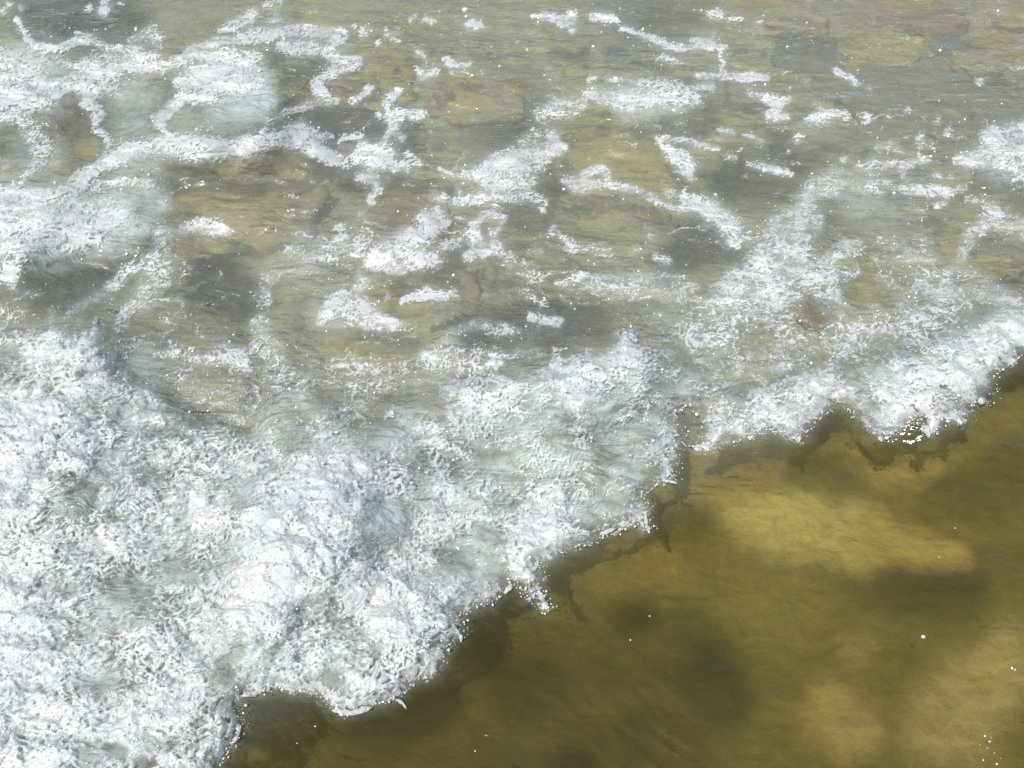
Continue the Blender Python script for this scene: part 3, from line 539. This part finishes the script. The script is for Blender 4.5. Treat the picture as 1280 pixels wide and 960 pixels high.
# ------------------------------------------------------------------ splash tongues and spray
ico_v = None
def ico():
    import bmesh
    bm = bmesh.new(); bmesh.ops.create_icosphere(bm, subdivisions=1, radius=1)
    v = np.array([x.co[:] for x in bm.verts], np.float32); f = np.array([[y.index for y in x.verts] for x in bm.faces], np.int32); bm.free(); return v, f
IV, IF = ico()
def drops_mesh(name, pts, material, parent=None, smooth=True):
    n = len(pts); pts = np.array(pts, np.float32)
    rs = np.random.RandomState(len(pts))
    sc = pts[:, 3, None, None] * (.75 + .5 * rs.rand(n, 1, 3)).astype(np.float32)
    jit = 1 + .25 * (rs.rand(n, len(IV), 1).astype(np.float32) - .5)
    co = IV[None] * jit * sc + pts[:, None, :3]
    fc = IF[None] + (np.arange(n) * len(IV))[:, None, None]
    o = mesh_from(name, co.reshape(-1, 3), fc.reshape(-1, 3), None, material, smooth)
    if parent: o.parent = parent
    return o
rng = random.Random(5)
def zat(px, py):
    i = min(W - 1, max(0, int((px - GX0) / STEP))); j = min(H - 1, max(0, int((py - GY0) / STEP))); return float(Zw[j, i])
TONGUES = [[(890,552,7),(876,558,7),(866,562,8),(870,560,5)],[(672,738,8),(678,750,7),(684,762,5)],[(562,778,5),(570,788,4),(577,797,5),(576,803,3)],[(494,874,4),(503,878,3),(508,886,3)],[(1152,530,9),(1160,540,7),(1162,548,5)],[(1198,522,8),(1202,532,5)],[(1222,500,8),(1233,503,6)],[(1098,545,7),(1103,552,4)],[(1000,545,7),(998,553,5)],[(806,640,5),(808,655,4),(812,667,4)],[(770,660,5),(750,668,6)],[(118,405,6),(120,398,4)],[(296,905,6),(300,915,4),(290,930,5)],[(300,870,5),(325,866,5)],[(830,600,4),(846,604,3)],[(778,420,9),(785,416,8),(796,428,8)],[(640,730,6),(630,742,6)],[(415,888,6),(440,892,6),(465,884,6)]]
def tube(name, path, material, parent, seed, lump=.6):
    """a smooth, lumpy, tapering strand of water along path = [(x, y, z, r)]"""
    P = np.array(path, np.float64); n = max(6, int(np.linalg.norm(np.diff(P[:, :3], axis=0), axis=1).sum() / .004))
    d = np.r_[0, np.cumsum(np.linalg.norm(np.diff(P[:, :3], axis=0), axis=1))]
    t = np.linspace(0, d[-1], n); Q = np.stack([np.interp(t, d, P[:, k]) for k in range(4)], -1)
    for _ in range(3): Q[1:-1] = (Q[:-2] + 2 * Q[1:-1] + Q[2:]) / 4
    s_ = np.arange(n) * .31 + seed * 9.7
    Q[:, 3] *= 1 + lump * perlin(s_, s_ * 0 + seed) + lump * .6 * perlin(s_ * 2.7, s_ * 0 + seed + 3)
    tan = np.gradient(Q[:, :3], axis=0); tan /= np.linalg.norm(tan, axis=1)[:, None] + 1e-9
    up = np.array((0, 0, 1.0)); sdv = np.cross(tan, up); sdv /= np.linalg.norm(sdv, axis=1)[:, None] + 1e-9; u2 = np.cross(sdv, tan)
    K = 10; an = np.arange(K) * 2 * math.pi / K; cap = np.sqrt(np.clip(np.minimum(np.arange(n) + .15, n - .85 - np.arange(n)) / 3, 0, 1))
    rr = Q[:, 3] * cap
    wob = 1 + .28 * perlin(s_[:, None] * 2 + 0 * an, np.cos(an)[None] * 2 + seed + 0 * s_[:, None])
    co = Q[:, None, :3] + (rr[:, None] * wob)[..., None] * (np.cos(an)[None, :, None] * sdv[:, None] + np.sin(an)[None, :, None] * u2[:, None])
    I = np.arange(n * K).reshape(n, K); J = np.roll(I, -1, 1)
    f = np.stack([I[:-1], J[:-1], J[1:], I[1:]], -1).reshape(-1, 4)
    o = mesh_from(name, co.reshape(-1, 3), f, None, material); o.parent = parent; return o
for q_, ch in enumerate(TONGUES):
    path = []
    for x, y, r in ch:
        z = zat(x, y) + .006; X, Y = at(x, y, z); path.append((X, Y, z, scale_at(y) * r * .7))
    tube('splash_tongue', path, M_GLASS, wave, q_ + 1)
# spray thrown up over and in front of the wave
pts = []
edge_pts = WAVE[WAVE.index((1280, 442)):WAVE.index((268, 962)) + 1]
for (a, b) in zip(edge_pts[:-1], edge_pts[1:]):
    L = math.hypot(b[0] - a[0], b[1] - a[1])
    for _ in range(int(L * .9)):
        t = rng.random(); off = rng.gauss(-5, 6)
        nx, ny = (a[1] - b[1]) / (L + .01), (b[0] - a[0]) / (L + .01)
        if off < -16 or off > 9: off *= .4
        x = a[0] + (b[0] - a[0]) * t - nx * off * -1; y = a[1] + (b[1] - a[1]) * t + abs(ny) * off * .6
        z = zat(x, y) + .006 + abs(rng.gauss(0, .014)); X, Y = at(x, y, z)
        pts.append((X, Y, z, scale_at(y) * min(2.6, .25 + rng.expovariate(3.2))))
idxs = np.argwhere((cover > .02) & isw & (PX > -60) & (PX < 1340) & (PY < 1020))
sel = idxs[np.random.RandomState(3).choice(len(idxs), 6000, replace=False)]
for j, i in sel:
    x, y = float(PX[j, i]), float(PY[j, i]); z = float(Zf[j, i]) + .002 + abs(rng.gauss(0, .006)); X, Y = at(x, y, z)
    pts.append((X, Y, z, scale_at(y) * min(2.0, .35 + rng.expovariate(3))))
sp = drops_mesh('spray', pts, M_DROP, wave); sp['kind'] = 'stuff'
# flecks and bubbles scattered on the open water
pts = []
fl = (np.clip(Dm * 1.6, 0, 1) + .03) * (1 - .93 * FR) * (PX > -60) * (PX < 1340) * (PY > -40) * (PY < 1000) * (~isw)
prob = (fl / fl.sum()).ravel()
sel = np.random.RandomState(4).choice(H * W, 4500, replace=False, p=prob)
for k in sel:
    j, i = divmod(int(k), W); x, y = float(PX[j, i]), float(PY[j, i]); z = float(Zw[j, i]) + .002; X, Y = at(x, y, z)
    pts.append((X, Y, z, scale_at(y) * min(2.2, .3 + rng.expovariate(2.8))))
for x, y, r in [(1154,796,2.6),(788,800,1.2),(812,770,1),(594,939,1.1),(394,908,1.3),(1265,835,1.8),(1269,837,1.2),(1231,920,1.3),(1237,927,1.5),(1243,941,.9),(1229,950,1.1),(1246,955,1.3),(1225,931,.6),(1239,922,.6),(1234,935,.7),(1251,948,.6),(1194,660,.9),(287,427,1.6)]:
    z = zat(x, y) + .002; X, Y = at(x, y, z); pts.append((X, Y, z, scale_at(y) * r))
fk = drops_mesh('foam_flecks', pts, M_DROP); fk['kind'] = 'stuff'; fk['label'] = 'tiny white bubbles and flecks scattered on the water'; fk['category'] = 'foam flecks'

# ------------------------------------------------------------------ submerged boulders and stones
TAN = rock_material('tan_stone', (.31, .265, .13), (.43, .37, .19)); OLI = rock_material('olive_stone', (.31, .275, .10), (.44, .38, .16))
DRK = rock_material('dark_stone', (.11, .135, .135), (.19, .20, .18)); BRN = rock_material('brown_stone', (.24, .17, .065), (.40, .28, .115)); RUS = rock_material('rusty_stone', (.20, .135, .055), (.31, .22, .095))
ROCKS = [
 (325,252,82,52,TAN,'large tan angular boulder under the long foam ridge'),
 (598,118,52,20,TAN,'small tan rock near the top centre, below a foam curl'),
 (775,190,82,40,OLI,'wide yellowish rock under the glassy foam patch'),
 (768,256,52,14,TAN,'flat tan stone just below the wavy foam string'),
 (512,248,46,26,BRN,'brown rock right of the large tan boulder'),
 (520,352,62,22,TAN,'orange tan stone beside the small foam leaf'),
 (265,480,42,16,TAN,'golden stone behind the wave crest at left'),
 (462,438,56,18,OLI,'ochre stone behind the wave crest near the middle'),
 (1014,382,24,15,BRN,'small round brown stone amid the right hand froth'),
 (968,412,36,16,OLI,'olive stone left of the small round brown stone'),
 (1005,62,44,24,DRK,'dark blue grey stone at the upper right'),
 (985,18,42,14,TAN,'tan stone at the top edge above the dark blue stone'),
 (1108,48,46,14,OLI,'pale olive tan stone right of the dark blue stone'),
 (1160,22,46,10,RUS,'rusty stone at the top edge on the right'),
 (1176,54,36,10,DRK,'dark slab between tan stones at the upper right'),
 (1228,68,32,12,TAN,'tan stone near the right edge below the dark slab'),
 (1262,12,38,12,TAN,'tan stone in the top right corner'),
 (100,188,30,18,OLI,'small mossy yellow stone between foam arms at upper left'),
 (78,148,34,16,BRN,'brown stone under the churned foam mass at upper left'),
 (440,92,70,22,OLI,'olive rock left of the hooked foam speck'),
 (1222,312,44,26,OLI,'green stone ringed by the loose froth web'),
 (1090,368,50,22,OLI,'green stone between the froth band and the froth web')]
for n, (px, py, rx, ry, m_, lab) in enumerate(ROCKS):
    top = -.150 - (.025 if m_ is DRK else 0); rx *= 1.2; ry *= 1.2
    X, Y = at(px, py, top); _, y1 = at(px, py - ry, top); _, y2 = at(px, py + ry, top)
    sx = rx * scale_at(py, top); sy = (y1 - y2) / 2; sz = min(.12, max(.05, .40 * sx))
    import bmesh
    bm = bmesh.new(); bmesh.ops.create_icosphere(bm, subdivisions=4, radius=1)
    off = Vector((n * 7.3, n * 3.1, 0))
    for v in bm.verts:
        p = v.co.copy()
        q = Vector([math.copysign(abs(c) ** .72, c) for c in p])
        q *= 1 + .34 * mnoise.fractal(p * 1.5 + off, 1, 2, 3) + .05 * mnoise.noise(p * 5 + off)
        v.co = Vector((q.x * sx, q.y * sy, q.z * sz))
    me = bpy.data.meshes.new('submerged_rock'); bm.to_mesh(me); bm.free()
    me.polygons.foreach_set('use_smooth', [True] * len(me.polygons)); me.materials.append(m_)
    o = bpy.data.objects.new('submerged_rock', me); COL.objects.link(o)
    o.location = (X, Y, top - sz * .92); o.rotation_euler = (0, 0, rng.uniform(-.25, .25))
    o['label'] = lab; o['category'] = 'rock'; o['group'] = 'rocks on the river bed'
print('TRIS', sum(len(o.data.polygons) * (2 if o.name.split('.')[0] in ('foam_sheet', 'foam_patch', 'river_water', 'river_bed') else 1) for o in bpy.data.objects if o.type == 'MESH'))
